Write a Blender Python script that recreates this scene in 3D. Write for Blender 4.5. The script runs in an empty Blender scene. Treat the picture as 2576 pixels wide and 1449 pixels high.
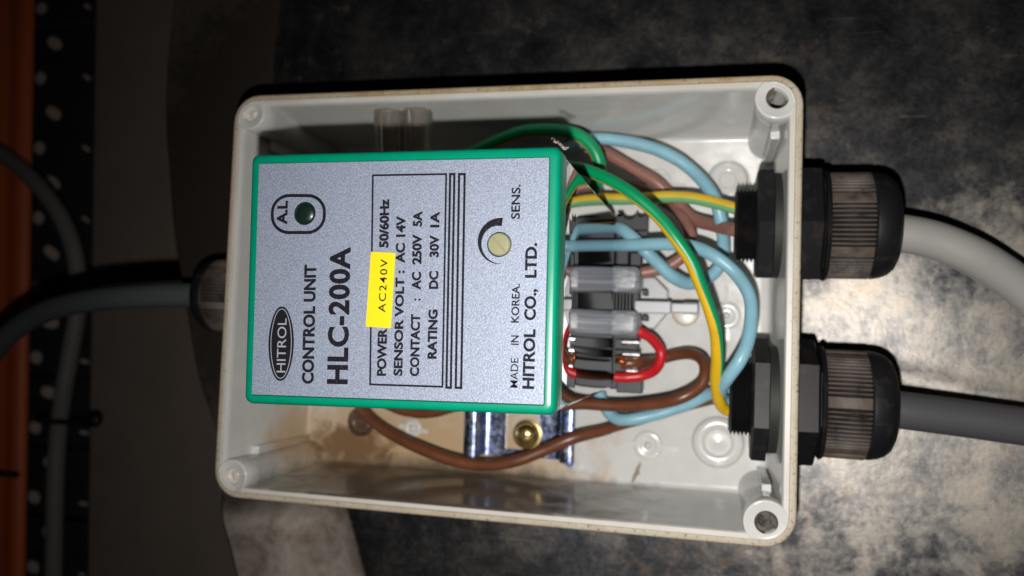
import bpy, bmesh, math, random
from mathutils import Vector, Matrix
random.seed(7)
S = 0.001                                   # everything below is written in millimetres
scene = bpy.context.scene

# ------------------------------------------------------------------ camera, light, world
CAM = Vector((141.621, 49.634, 261.882))
RIGHT = Vector((0.9691, 0.0360, -0.2439)); UP = Vector((-0.0213, 0.9978, 0.0628))
BACK = RIGHT.cross(UP).normalized(); UP = BACK.cross(RIGHT).normalized(); RIGHT.normalize()
FPX = 2100.0
cd = bpy.data.cameras.new('camera'); cam = bpy.data.objects.new('camera', cd)
scene.collection.objects.link(cam); scene.camera = cam
cam.matrix_world = Matrix(((RIGHT.x, UP.x, BACK.x, CAM.x*S), (RIGHT.y, UP.y, BACK.y, CAM.y*S),
                           (RIGHT.z, UP.z, BACK.z, CAM.z*S), (0, 0, 0, 1)))
cd.sensor_width = 36; cd.lens = 36*FPX/2576; cd.clip_start = 0.005; cd.clip_end = 20
cd.dof.use_dof = True; cd.dof.focus_distance = 0.170; cd.dof.aperture_fstop = 16

w = bpy.data.worlds.new('World'); scene.world = w; w.use_nodes = True
w.node_tree.nodes['Background'].inputs[0].default_value = (0.9, 0.95, 1, 1)
w.node_tree.nodes['Background'].inputs[1].default_value = 0.002

ld = bpy.data.lights.new('phone_flash', 'SPOT'); lamp = bpy.data.objects.new('phone_flash', ld)
scene.collection.objects.link(lamp)
ld.energy = 2.25; ld.color = (1.0, 0.965, 0.92); ld.shadow_soft_size = 0.0018
ld.spot_size = math.radians(122); ld.spot_blend = 1.0
LPOS = CAM + Vector((-3.5, -18.0, -1.0)); TGT = Vector((152, 42, 0))
lamp.location = LPOS*S
lamp.rotation_euler = (TGT-LPOS).to_track_quat('-Z', 'Y').to_euler()

vs = scene.view_settings; vs.view_transform = 'Standard'; vs.look = 'None'
vs.exposure = 0; vs.gamma = 1; vs.use_curve_mapping = False

def at(px, py, z):
    "point (mm) on the plane at height z above the box floor, seen at photo position px, py (2576 wide)"
    d = RIGHT*((px-1288)/FPX) + UP*(-(py-724.5)/FPX) - BACK
    return CAM + d*((z-CAM.z)/d.z)

# ------------------------------------------------------------------ helpers
def link(o): scene.collection.objects.link(o); return o
class MB:
    def __init__(s): s.v = []; s.f = []; s.m = []; s.att = []
    def add(s, vs, fs, mi=0):
        n = len(s.v); s.v += [Vector(v) for v in vs]
        for f in fs: s.f.append([i+n for i in f]); s.m.append(mi)
    def box(s, x0, x1, y0, y1, z0, z1, mi=0):
        s.add([(x, y, z) for z in (z0, z1) for y in (y0, y1) for x in (x0, x1)],
              [(0,2,3,1),(4,5,7,6),(0,1,5,4),(2,6,7,3),(0,4,6,2),(1,3,7,5)], mi)
    def prism(s, poly, z0, z1, mi=0):
        n = len(poly)
        a = sum(poly[i][0]*poly[(i+1)%n][1]-poly[(i+1)%n][0]*poly[i][1] for i in range(n))
        if a < 0: poly = poly[::-1]
        s.add([(p[0], p[1], z0) for p in poly]+[(p[0], p[1], z1) for p in poly],
              [tuple(range(n))[::-1], tuple(range(n, 2*n))]+[(i, (i+1)%n, n+(i+1)%n, n+i) for i in range(n)], mi)
    def loops(s, loops, mi=0, cap0=False, cap1=False, close=False):
        n = len(loops[0]); k = len(loops); base = len(s.v)
        for l in loops: s.v += [Vector(p) for p in l]
        for j in range(k if close else k-1):
            for i in range(n):
                a, b = j*n, ((j+1)%k)*n
                s.f.append([base+a+i, base+a+(i+1)%n, base+b+(i+1)%n, base+b+i]); s.m.append(mi if not callable(mi) else mi(j, i))
        if cap0: s.f.append([base+i for i in range(n)][::-1]); s.m.append(0)
        if cap1: s.f.append([base+(k-1)*n+i for i in range(n)]); s.m.append(0)
    def lathe(s, prof, c=(0,0,0), axis='z', n=48, rmod=None, mi=0, cap0=True, cap1=True):
        L = []
        for t, r in prof:
            ring = []
            for i in range(n):
                a = 2*math.pi*i/n; rr = r*(rmod(a, t) if rmod else 1); u, v = rr*math.cos(a), rr*math.sin(a)
                p = (u, v, t) if axis == 'z' else ((t, u, v) if axis == 'x' else (v, t, u))
                ring.append((c[0]+p[0], c[1]+p[1], c[2]+p[2]))
            L.append(ring)
        s.loops(L, mi, cap0, cap1)
    def tube(s, pts, r, n=20, step=0.8, stripe=None, caps=True, rfun=None):
        P = catmull(pts, step); L = []; T = []
        for i in range(len(P)):
            T.append((P[min(i+1, len(P)-1)]-P[max(i-1, 0)]).normalized())
        u = T[0].cross(Vector((0, 0, 1)))
        if u.length < 1e-3: u = Vector((1, 0, 0))
        for i, p in enumerate(P):
            zz = Vector((0, 0, 1)); zz = zz - T[i]*zz.dot(T[i])
            if zz.length < 0.15: zz = T[i].cross(Vector((1, 0, 0)))
            zz.normalize(); sd = T[i].cross(zz)      # sd points to the right of the travel direction
            rr = r*(rfun(i/(len(P)-1)) if rfun else 1)
            L.append([p+(zz*math.cos(2*math.pi*k/n)+sd*math.sin(2*math.pi*k/n))*rr for k in range(n)])
        m = len(L)
        if stripe:
            s.loops(L, 0, caps, caps)
            for j in range(m):
                for k in range(n):
                    c, hw = stripe(j/m); d = (360*k/n-c+180) % 360-180; s.att.append((hw-abs(d))/180)
        else: s.loops(L, 0, caps, caps)

def catmull(pts, step):
    pts = [Vector(p) for p in pts]; E = [pts[0]*2-pts[1]]+pts+[pts[-1]*2-pts[-2]]; out = []
    for i in range(1, len(E)-2):
        p0, p1, p2, p3 = E[i-1:i+3]; n = max(2, int((p2-p1).length/step))
        for k in range(n):
            t = k/n
            out.append(0.5*((2*p1)+(p2-p0)*t+(2*p0-5*p1+4*p2-p3)*t*t+(3*p1-p0-3*p2+p3)*t**3))
    out.append(pts[-1]); return out

def origin(o):
    v = Vector((0, 0, 0))
    while o: v = v+o.location; o = o.parent
    return v
def obj(name, mb, mats, parent=None, smooth=True, bevel=None, seg=3, loc=None, angle=40, fixn=True):
    me = bpy.data.meshes.new(name)
    if parent is None and loc is None:
        loc = Vector(tuple(sum(v[i] for v in mb.v)/len(mb.v) for i in range(3)))
    base = origin(parent)/S if parent else Vector(loc)
    me.from_pydata([(v-base)*S for v in mb.v], [], mb.f)
    for m in (mats if isinstance(mats, (list, tuple)) else [mats]): me.materials.append(m)
    me.polygons.foreach_set('material_index', mb.m)
    if fixn:
        bm = bmesh.new(); bm.from_mesh(me); bmesh.ops.recalc_face_normals(bm, faces=bm.faces); bm.to_mesh(me); bm.free()
    o = link(bpy.data.objects.new(name, me))
    if parent: o.parent = parent
    else: o.location = Vector(loc)*S
    if smooth:
        me.shade_smooth()
        if hasattr(me, 'set_sharp_from_angle'): me.set_sharp_from_angle(angle=math.radians(angle))
    if bevel:
        b = o.modifiers.new('bevel', 'BEVEL'); b.width = bevel*S; b.segments = seg; b.limit_method = 'ANGLE'; b.angle_limit = math.radians(35)
        b.harden_normals = False
    return o
def thing(name, label, cat, loc, group=None):
    o = link(bpy.data.objects.new(name, None)); o.empty_display_size = .01; o.location = Vector(loc)*S
    return tag(o, label, cat, group)
def tag(o, label=None, cat=None, group=None, kind=None):
    for k, v in (('label', label), ('category', cat), ('group', group), ('kind', kind)):
        if v: o[k] = v
    return o
def rrect(x0, x1, y0, y1, r, z, n=8):
    out = []
    for cx, cy, a0 in ((x1-r, y1-r, 0), (x0+r, y1-r, 90), (x0+r, y0+r, 180), (x1-r, y0+r, 270)):
        for k in range(n+1):
            a = math.radians(a0+90*k/n); out.append((cx+r*math.cos(a), cy+r*math.sin(a), z))
    return out

# ------------------------------------------------------------------ materials
def mat(name, base=(.5,.5,.5), rough=.4, metal=0, **kw):
    m = bpy.data.materials.new(name); m.use_nodes = True; b = m.node_tree.nodes['Principled BSDF']
    b.inputs['Base Color'].default_value = (*base, 1); b.inputs['Roughness'].default_value = rough; b.inputs['Metallic'].default_value = metal
    for k, v in kw.items(): b.inputs[k.replace('_', ' ')].default_value = v
    return m
class N:
    def __init__(s, m): s.t = m.node_tree; s.b = s.t.nodes['Principled BSDF']
    def co(s):
        if not hasattr(s, '_g'): s._g = s.t.nodes.new('ShaderNodeNewGeometry'); 
        return s._g.outputs['Position']
    def noise(s, size, detail=4, rough=.55, dist=0, vec=None, stretch=None):
        n = s.t.nodes.new('ShaderNodeTexNoise'); n.inputs['Scale'].default_value = 1/(size*S); n.inputs['Detail'].default_value = detail
        n.inputs['Roughness'].default_value = rough; n.inputs['Distortion'].default_value = dist
        v = vec or s.co()
        if stretch:
            mp = s.t.nodes.new('ShaderNodeMapping'); mp.inputs['Scale'].default_value = stretch; s.t.links.new(v, mp.inputs[0]); v = mp.outputs[0]
        s.t.links.new(v, n.inputs['Vector']); return n.outputs['Fac']
    def ramp(s, fac, stops, interp='LINEAR'):
        r = s.t.nodes.new('ShaderNodeValToRGB'); e = r.color_ramp.elements; r.color_ramp.interpolation = interp
        while len(e) < len(stops): e.new(.5)
        for el, (p, c) in zip(e, stops):
            el.position = p; el.color = (c, c, c, 1) if not isinstance(c, tuple) else (*c, 1)
        s.t.links.new(fac, r.inputs[0]); return r.outputs[0]
    def mix(s, fac, a, b, mode='MIX'):
        n = s.t.nodes.new('ShaderNodeMix'); n.data_type = 'RGBA'; n.blend_type = mode
        for sock, v in ((n.inputs[0], fac), (n.inputs[6], a), (n.inputs[7], b)):
            if isinstance(v, (int, float)): sock.default_value = v
            elif isinstance(v, tuple): sock.default_value = (*v, 1)
            else: s.t.links.new(v, sock)
        return n.outputs[2]
    def math(s, op, a, b=0, c=0):
        n = s.t.nodes.new('ShaderNodeMath'); n.operation = op
        for i, v in enumerate((a, b, c)):
            if isinstance(v, (int, float)): n.inputs[i].default_value = v
            else: s.t.links.new(v, n.inputs[i])
        return n.outputs[0]
    def blob(s, c, rad):
        "1 at a place (mm), falling to 0 at its radii"
        a = s.t.nodes.new('ShaderNodeVectorMath'); a.operation = 'SUBTRACT'; a.inputs[1].default_value = tuple(x*S for x in c); s.t.links.new(s.co(), a.inputs[0])
        d = s.t.nodes.new('ShaderNodeVectorMath'); d.operation = 'DIVIDE'; d.inputs[1].default_value = tuple(x*S for x in rad); s.t.links.new(a.outputs[0], d.inputs[0])
        l = s.t.nodes.new('ShaderNodeVectorMath'); l.operation = 'LENGTH'; s.t.links.new(d.outputs[0], l.inputs[0])
        return s.math('SUBTRACT', 1, l.outputs['Value'])
    def sock(s, name, v): s.t.links.new(v, s.b.inputs[name])
    def bump(s, h, dist, strength=1.0):
        b = s.t.nodes.new('ShaderNodeBump'); b.inputs['Distance'].default_value = dist*S; b.inputs['Strength'].default_value = strength
        s.t.links.new(h, b.inputs['Height']); s.sock('Normal', b.outputs[0])

# light grey ABS of the box with rust-coloured seepage on its floor
ABS = mat('grey_abs', (.52, .52, .49), .16, 0, Specular_IOR_Level=.42); n = N(ABS)
base = n.ramp(n.noise(9, 5), [(.3, (.60, .60, .58)), (.7, (.66, .66, .64))])
specks = n.ramp(n.noise(1.1, 3, .6), [(.70, 0), (.76, .5)])
base = n.mix(specks, base, (.33, .27, .21))
nz = n.noise(13, 6, .62, .6)
tan = n.math('MULTIPLY_ADD', nz, 1.3, n.math('ADD', n.blob((42, 12, 0), (64, 22, 38)), -.60))
tanm = n.ramp(tan, [(.02, 0), (.34, .62), (.7, .85)])
base = n.mix(tanm, base, (.50, .325, .155))
nz2 = n.noise(6, 6, .65, .8)
dk = n.math('MULTIPLY_ADD', nz2, 1.5, n.math('ADD', n.blob((21.5, 10.5, 0), (21, 10, 11)), -.84))
dkm = n.ramp(dk, [(.02, 0), (.25, .45), (.5, .85)])
base = n.mix(dkm, base, (.15, .075, .03))
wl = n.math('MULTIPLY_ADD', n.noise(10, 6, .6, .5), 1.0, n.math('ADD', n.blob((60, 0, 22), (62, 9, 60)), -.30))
base = n.mix(n.ramp(wl, [(.0, 0), (.5, .9)]), base, (.105, .08, .056))  # lower wall: grime, with the wall's shade worked into its colour
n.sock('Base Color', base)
n.sock('Roughness', n.ramp(n.noise(5, 4), [(.3, .12), (.7, .21)]))
n.bump(n.noise(.9, 3), .02, .25)

RIM = mat('yellowed_abs', (.5, .42, .29), .5); n = N(RIM)
c = n.ramp(n.noise(7, 6, .65), [(.25, (.22, .125, .05)), (.42, (.40, .28, .14)), (.60, (.48, .40, .27)), (.78, (.32, .19, .07))])
edge = n.math('ADD', n.blob((95, 121, 45), (120, 9, 30)), n.math('MULTIPLY', n.math('SUBTRACT', n.noise(14, 6, .65), .5), 1.4))
c = n.mix(n.ramp(edge, [(-.1 if 0 else .0, 0), (.35, 1)]), n.mix(.55, c, (.55, .52, .45)), c)
c = n.mix(n.ramp(n.noise(.9, 4, .7), [(.57, 0), (.66, .8)]), c, (.09, .06, .04))
n.sock('Base Color', c); n.bump(n.noise(.6, 3), .05, .3)

RIMTOP = mat('rim_grey_abs', (.6, .57, .52), .38); n = N(RIMTOP)
c = n.ramp(n.noise(12, 5), [(.3, (.56, .53, .47)), (.7, (.64, .61, .56))])
c = n.mix(n.ramp(n.noise(1.3, 4, .7, 0, None, (1, 1, .2)), [(.64, 0), (.72, .55)]), c, (.22, .16, .11))
n.sock('Base Color', c)

ZINC = mat('galvanised_steel', (.2, .2, .2), .45, .8); n = N(ZINC)
big = n.noise(26, 8, .66, .4); mid = n.noise(7, 7, .7, .3); fine = n.noise(1.5, 6, .72)
s_ = n.math('ADD', n.math('MULTIPLY', big, .42), n.math('ADD', n.math('MULTIPLY', mid, .36), n.math('MULTIPLY', fine, .24)))
c = n.ramp(s_, [(.39, (.044, .047, .058)), (.50, (.098, .098, .104)), (.57, (.160, .150, .142)), (.68, (.25, .228, .208))])
bright = n.math('ADD', n.blob((206, 34, -4), (72, 70, 60)), n.math('MULTIPLY', n.math('SUBTRACT', n.math('ADD', big, n.math('MULTIPLY', mid, .8)), .92), 1.1))  # flash highlight painted in as a lighter patch of zinc
bright = n.ramp(bright, [(.08, 0), (.40, .8), (.7, 1)])
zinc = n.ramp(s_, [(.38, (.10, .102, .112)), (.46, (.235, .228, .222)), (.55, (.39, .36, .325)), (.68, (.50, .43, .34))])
c = n.mix(bright, c, zinc)
rust = n.ramp(n.math('MULTIPLY', n.noise(21, 7, .7, .5), n.noise(5, 5, .7)), [(.32, 0), (.42, .35)])
c = n.mix(rust, c, (.30, .19, .10))
c = n.mix(n.ramp(n.noise(1.6, 4, .7), [(.66, 0), (.74, .6)]), c, (.06, .05, .05))
scr = n.ramp(n.noise(1.2, 2, .5, .2, None, (.05, 1, 1)), [(.70, 0), (.74, .35)])
c = n.mix(scr, c, (.40, .38, .36))
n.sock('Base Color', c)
n.sock('Roughness', n.math('ADD', n.ramp(s_, [(.38, .30), (.62, .38)]), n.math('MULTIPLY', bright, .05)))
n.sock('Metallic', n.math('SUBTRACT', n.ramp(rust, [(0, .93), (.5, .6)]), n.math('MULTIPLY', bright, .12)))
n.bump(n.math('ADD', mid, n.math('MULTIPLY', fine, .5)), .25, .35)

STRIP = mat('worn_flange_steel', (.3, .27, .25), .5, .85); n = N(STRIP)
big = n.noise(14, 7, .66, .6); fine = n.noise(3, 6, .7)
c = n.ramp(n.math('ADD', n.math('MULTIPLY', big, .7), n.math('MULTIPLY', fine, .3)), [(.34, (.085, .06, .045)), (.46, (.165, .138, .118)), (.6, (.235, .205, .185)), (.7, (.30, .265, .24))])
dim = n.math('ADD', n.blob((-15, 95, -4), (70, 95, 60)), n.math('MULTIPLY', n.math('SUBTRACT', big, .5), 1.2))  # upper flange darkened in its colour to follow the flash falloff
c = n.mix(n.ramp(dim, [(.0, 0), (.3, .95)]), c, (.075, .060, .050))
n.sock('Base Color', c); n.bump(fine, .2, .3)

PANEL = mat('beige_paint', (.27, .215, .175), .75); n = N(PANEL)
n.sock('Base Color', n.ramp(n.noise(30, 6), [(.3, (.150, .120, .098)), (.7, (.18, .144, .118))]))
PALE = mat('pale_wall', (.62, .51, .44), .8)
TRAY = mat('dark_tray_metal', (.035, .035, .042), .55, .3)
ORANGE = mat('orange_paint', (.50, .10, .03), .5); n = N(ORANGE)
n.sock('Base Color', n.ramp(n.noise(40, 4, .5, 0, None, (1, .05, 1)), [(.35, (.50, .095, .025)), (.65, (.72, .15, .04))]))

GREEN = mat('green_plastic', (.0, .235, .135), .30); n = N(GREEN)
n.sock('Base Color', n.ramp(n.noise(3, 5, .7), [(.3, (.0, .215, .122)), (.7, (.0, .245, .142))]))
n.bump(n.noise(.35, 2), .012, .35)
GLOSS = mat('smoky_clear_plastic', (.006, .022, .016), .025, 0, IOR=1.6, Coat_Weight=1.0, Coat_IOR=1.6, Coat_Roughness=.03)
n = N(GLOSS); n.sock('Base Color', n.mix(n.ramp(n.noise(.5, 2, .5), [(.76, 0), (.8, .8)]), (.006, .022, .016), (.25, .26, .23)))
SILVER = mat('silver_speckle_paint', (.45, .48, .56), .5, .2); n = N(SILVER)
sp = n.noise(.30, 2, .6); sp2 = n.noise(.2, 2, .6)
n.sock('Base Color', n.ramp(n.math('ADD', n.math('MULTIPLY', sp, .6), n.math('MULTIPLY', sp2, .4)), [(.36, (.175, .20, .275)), (.5, (.255, .295, .385)), (.64, (.38, .425, .53))]))
n.bump(sp, .10, .6)
INK = mat('black_ink', (.008, .0075, .012), .6, 0, Specular_IOR_Level=.2)
INKW = mat('worn_black_ink', (.010, .009, .014), .7, 0, Specular_IOR_Level=.15); n = N(INKW)
n.sock('Base Color', n.mix(n.ramp(n.noise(.34, 3, .7), [(.64, 0), (.72, .6)]), (.008, .0075, .012), (.25, .28, .36)))
SILVERINK = mat('silver_print', (.42, .45, .52), .45, .3)
YELLOW = mat('yellow_tape', (.74, .58, .0), .5)
KNOB = mat('ivory_translucent', (.27, .27, .16), .3, 0, Subsurface_Weight=.25, Subsurface_Scale=.001)
LAMPM = mat('dark_green_lens', (.005, .016, .012), .35, 0, Coat_Weight=.2)

BLACK = mat('black_nylon', (.010, .010, .012), .48, 0, Specular_IOR_Level=.35); n = N(BLACK)
n.sock('Base Color', n.mix(n.ramp(n.noise(5, 6, .68, .4), [(.52, 0), (.75, .55)]), (.009, .009, .011), (.06, .044, .034)))
n.bump(n.noise(.5, 3), .03, .3)
RIBS = mat('dusty_black_nylon', (.07, .05, .04), .6); n = N(RIBS)
n.sock('Base Color', n.ramp(n.noise(5.5, 6, .62, .5), [(.30, (.012, .011, .012)), (.48, (.058, .044, .036)), (.75, (.095, .072, .058))]))
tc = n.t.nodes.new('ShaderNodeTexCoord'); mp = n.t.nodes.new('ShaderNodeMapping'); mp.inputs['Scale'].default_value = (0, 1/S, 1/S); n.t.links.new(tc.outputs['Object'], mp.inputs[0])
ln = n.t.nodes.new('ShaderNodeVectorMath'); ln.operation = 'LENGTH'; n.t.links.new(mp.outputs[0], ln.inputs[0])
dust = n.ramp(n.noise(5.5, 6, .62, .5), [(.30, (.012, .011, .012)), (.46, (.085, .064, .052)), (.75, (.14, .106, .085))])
n.sock('Base Color', n.mix(n.ramp(n.math('MULTIPLY_ADD', ln.outputs['Value'], 1.0, -13.9), [(.25, 0), (.75, 1)]), (.008, .008, .009), dust))  # dust on the ridges; groove shade put in as near-black
WASHER = mat('black_rubber', (.016, .018, .016), .65)

CREAM = mat('cream_cable_sheath', (.56, .545, .51), .45); n = N(CREAM)
n.sock('Base Color', n.mix(n.ramp(n.noise(11, 5, .6), [(.5, 0), (.72, .5)]), (.33, .32, .305), (.28, .23, .145)))
GREYC = mat('grey_cable_sheath', (.078, .078, .082), .45)
SLATE = mat('slate_cable_sheath', (.072, .078, .084), .5)
BGCABLE = mat('dull_grey_sheath', (.16, .155, .145), .65)

def pvc(name, c, rough=.36, v=.06):
    m = mat(name, c, rough); n = N(m)
    n.sock('Base Color', n.ramp(n.noise(6, 5, .6), [(.3, tuple(x*(1-v*2) for x in c)), (.7, tuple(min(1, x*(1+v)) for x in c))]))
    n.bump(n.noise(1.2, 3), .04, .25); return m
BLUE = pvc('blue_pvc', (.25, .49, .60)); BROWN = pvc('brown_pvc', (.15, .052, .024), .33, .12); MAUVE = pvc('reddish_brown_pvc', (.30, .14, .11), .4, .1)
YEL = pvc('yellow_pvc', (.74, .46, .015)); GRN = pvc('green_pvc', (.0, .29, .11)); PGRN = pvc('pale_green_pvc', (.17, .43, .19)); RED = pvc('red_pvc', (.58, .014, .022))
COPPER = mat('bare_copper', (.80, .36, .17), .25, 1)
SOCK = mat('dark_grey_bakelite', (.042, .044, .052), .5, 0, Specular_IOR_Level=.35)
COVER = mat('light_grey_cover', (.24, .25, .28), .34, 0, Subsurface_Weight=.35, Subsurface_Scale=.0012); n = N(COVER)
n.sock('Base Color', n.ramp(n.noise(1.6, 5, .7, 0, None, (.4, 1, 1)), [(.34, (.15, .16, .185)), (.54, (.27, .285, .315)), (.72, (.50, .51, .53))])); n.bump(n.noise(.5, 4, .7), .06, .5)
ARM = mat('pale_grey_nylon', (.44, .455, .475), .35)
STEEL = mat('bright_screw_steel', (.75, .75, .76), .22, 1); n = N(STEEL); n.bump(n.noise(.5, 3), .05, .5)
RAIL = mat('blue_zinc_plate', (.30, .37, .62), .22, 1); n = N(RAIL)
n.sock('Base Color', n.ramp(n.noise(5, 6, .65, .4, None, (1, .5, 1)), [(.3, (.16, .23, .56)), (.5, (.36, .43, .68)), (.75, (.60, .64, .70))]))
n.sock('Roughness', n.ramp(n.noise(1.6, 4, .7), [(.35, .16), (.65, .36)])); n.bump(n.noise(.8, 4, .6), .025, .4)
BRASS = mat('yellow_zinc', (.88, .68, .26), .32, 1)
CLEAR = mat('clear_plastic', (.84, .79, .72), .09, 0, IOR=1.5, Transmission_Weight=.9)
DUST = mat('grey_lint', (.30, .255, .215), .9)
DIRT = mat('dark_dirt', (.29, .26, .205), .9)

# ------------------------------------------------------------------ the surface behind
EDGE = [(455, -420), (440, -150), (432, 0), (417, 150), (412, 300), (420, 415), (435, 600), (466, 790), (494, 945), (541, 1090), (613, 1332), (640, 1437), (700, 1610), (790, 1850)]
outer = catmull([at(x, y, -4) for x, y in EDGE], 2.5)
inner = catmull([at(x+272, y-2, -4) for x, y in EDGE], 2.5)
def lerp_at(curve, y):
    for a, b in zip(curve, curve[1:]):
        if (a.y-y)*(b.y-y) <= 0 and abs(a.y-b.y) > 1e-9: return a.x+(b.x-a.x)*(y-a.y)/(b.y-a.y)
    return curve[0].x if y > curve[0].y else curve[-1].x
CR0 = at(2150, 920, -3); CR1 = at(2800, 1075, -1); CD = (CR1-CR0).normalized(); CN = Vector((-CD.y, CD.x, 0))
def plate_z(x, y):
    z = -4.0
    t = max(0, x-163); z += .05*t*t/(t+16)
    d = (Vector((x, y, 0))-Vector((CR0.x, CR0.y, 0))).dot(CN); al = (Vector((x, y, 0))-CR0).dot(CD)
    k = 1/(1+math.exp(-(al+2)/3))
    z += k*0.75*math.exp(-(d/3.0)**2)
    z += .25*math.sin(x*.045+1.3)*math.sin(y*.05+.4)+.12*math.sin(x*.11+y*.07)
    return z
g = MB(); NX, NY = 150, 130; ys = [-95+i*(300/NY) for i in range(NY+1)]
for y in ys:
    x0 = lerp_at(inner, y)-1.5
    for i in range(NX+1):
        x = x0+(330-x0)*i/NX; g.v.append(Vector((x, y, plate_z(x, y)-.35*(1 if i < 2 else 0))))
for j in range(NY):
    for i in range(NX):
        a = j*(NX+1)+i; g.f.append([a, a+1, a+NX+2, a+NX+1]); g.m.append(0)
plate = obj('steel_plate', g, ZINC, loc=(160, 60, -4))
tag(plate, 'dark blotchy galvanised steel plate behind the open junction box', 'steel plate', kind='structure')
g = MB(); L = []
for y in ys:
    xo, xi = lerp_at(outer, y), lerp_at(inner, y)
    k_ = min(1, max(0, (4-y)/22)); k_ = k_*k_*(3-2*k_)*.28; lz = lambda x: (xi-x)*k_
    L.append([(xo+1.2, y, -9+lz(xo)), (xo, y, -7.5+lz(xo)), (xo+.3, y, -5.0+lz(xo)), (xo+1.6, y, -3.7+lz(xo+1.6)), (xo+(xi-xo)*.5, y, -3.55+lz(xo+(xi-xo)*.5)), (xi-4, y, -3.62), (xi, y, -3.95), (xi+.3, y, -5.2)])
nL = len(L[0])
for l in L: g.v += [Vector(p) for p in l]
for j in range(NY):
    for i in range(nL-1):
        a = j*nL+i; g.f.append([a, a+1, a+nL+1, a+nL]); g.m.append(0)
obj('flange_strip', g, STRIP, plate)

# far background on the left
g = MB(); zP = -165
a = at(243, -200, zP); b = at(217, 1650, zP); g.prism([(a.x, a.y), (a.x+230, a.y), (b.x+230, b.y), (b.x, b.y)], zP-4, zP)
tag(obj('back_panel', g, PANEL, bevel=1), 'plain beige painted panel far behind the box at left', 'panel', kind='structure')
g = MB(); zB = -205
a = at(-200, -400, zB); b = at(420, 1800, zB); g.prism([(a.x, a.y), (b.x, a.y), (b.x, b.y), (a.x, b.y)], zB-3, zB)
tag(obj('back_wall', g, PALE), 'pale wall seen through the holes of the dark tray', 'wall', kind='structure')

zT = -185
tray = thing('cable_tray', 'dark perforated cable tray with rows of oval holes at far left', 'cable tray', at(150, 724, zT))
g = MB(); y0 = at(150, -250, zT).y; rows = []
def hole_cell(x0, x1, y0_, y1_, cx, cy, ra, rb, rot):
    n = 32; O = []; I = []
    for k in range(n):
        t = 2*math.pi*(k+.5)/n; dx, dy = math.cos(t), math.sin(t)
        px = cx+dx*1e3; 
        s = min(((x1-cx)/dx if dx > 0 else (x0-cx)/dx) if abs(dx) > 1e-9 else 1e9, ((y1_-cy)/dy if dy > 0 else (y0_-cy)/dy) if abs(dy) > 1e-9 else 1e9)
        O.append((cx+dx*s, cy+dy*s, zT))
        e = 2.6; u = ra*math.copysign(abs(math.cos(t-rot))**(2/e), math.cos(t-rot)); v = rb*math.copysign(abs(math.sin(t-rot))**(2/e), math.sin(t-rot))
        I.append((cx+u*math.cos(rot)-v*math.sin(rot), cy+u*math.sin(rot)+v*math.cos(rot), zT))
    corners = [(x1, y1_), (x0, y1_), (x0, y0_), (x1, y0_)]
    for c_ in corners:
        k = min(range(n), key=lambda q: (O[q][0]-c_[0])**2+(O[q][1]-c_[1])**2); O[k] = (c_[0], c_[1], zT)
    D = [(p[0], p[1], zT-2.0) for p in I]
    g.loops([O, I, D])
pitch = (at(100, 88*8, zT)-at(100, 0, zT)).length/8
for k in range(-3, 19):
    py = 21+88*k
    big = (k % 2 == 1)
    sh = -30*py/1449
    c_ = at((136 if big else 102)+sh*.75, py, zT)
    xl, xr = at(40+sh*.7, py, zT).x, at(172+sh*.7, py, zT).x
    dy = pitch/2
    rot = math.radians(-28 if py < 700 else (-6 if py < 1000 else 0))
    ra, rb = (7.4, 4.1) if (big and py < 1000) else ((5.4, 4.4) if not big else (4.2, 4.0))
    hole_cell(xl, xr, c_.y-dy, c_.y+dy, c_.x, c_.y, ra, rb, rot)
    c2 = at(208+sh*.7, py+20, zT); x2 = at(262, py, zT).x
    if k % 2 == 0: hole_cell(xr, x2, c_.y-dy, c_.y+dy, (xr+x2)/2, c_.y-1, 4.5, 1.6, rot)
    else: g.add([(xr, c_.y-dy, zT), (x2, c_.y-dy, zT), (x2, c_.y+dy, zT), (xr, c_.y+dy, zT)], [(0, 1, 2, 3)])
obj('perforated_face', g, TRAY, tray, smooth=False)
g = MB(); p = at(262, 724, zT); g.box(p.x-1, p.x+1, at(0, 1800, zT).y, y0, zT-25, zT-.3); obj('side_wall', g, TRAY, tray)

g = MB(); zO = -150
for (xa, xb, dz) in ((-60, 72, 0),):
    a0, a1, b0, b1 = at(xa, -300, zO), at(xb+6, -300, zO), at(xa, 1750, zO), at(xb-27, 1750, zO)
    prof = [(0, -9), (.05, -2), (.2, .4), (.42, 1.0), (.55, -1.4), (.66, -1.2), (.78, .9), (.93, .2), (1, -3), (1.0, -4)]
    g.loops([[(p0.x+(p1.x-p0.x)*t, p0.y, zO+h) for t, h in prof] for p0, p1 in ((a0, a1), (b0, b1))])
tag(obj('steel_upright', g, ORANGE, angle=60), 'orange painted steel upright at the far left edge', 'upright')

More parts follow.
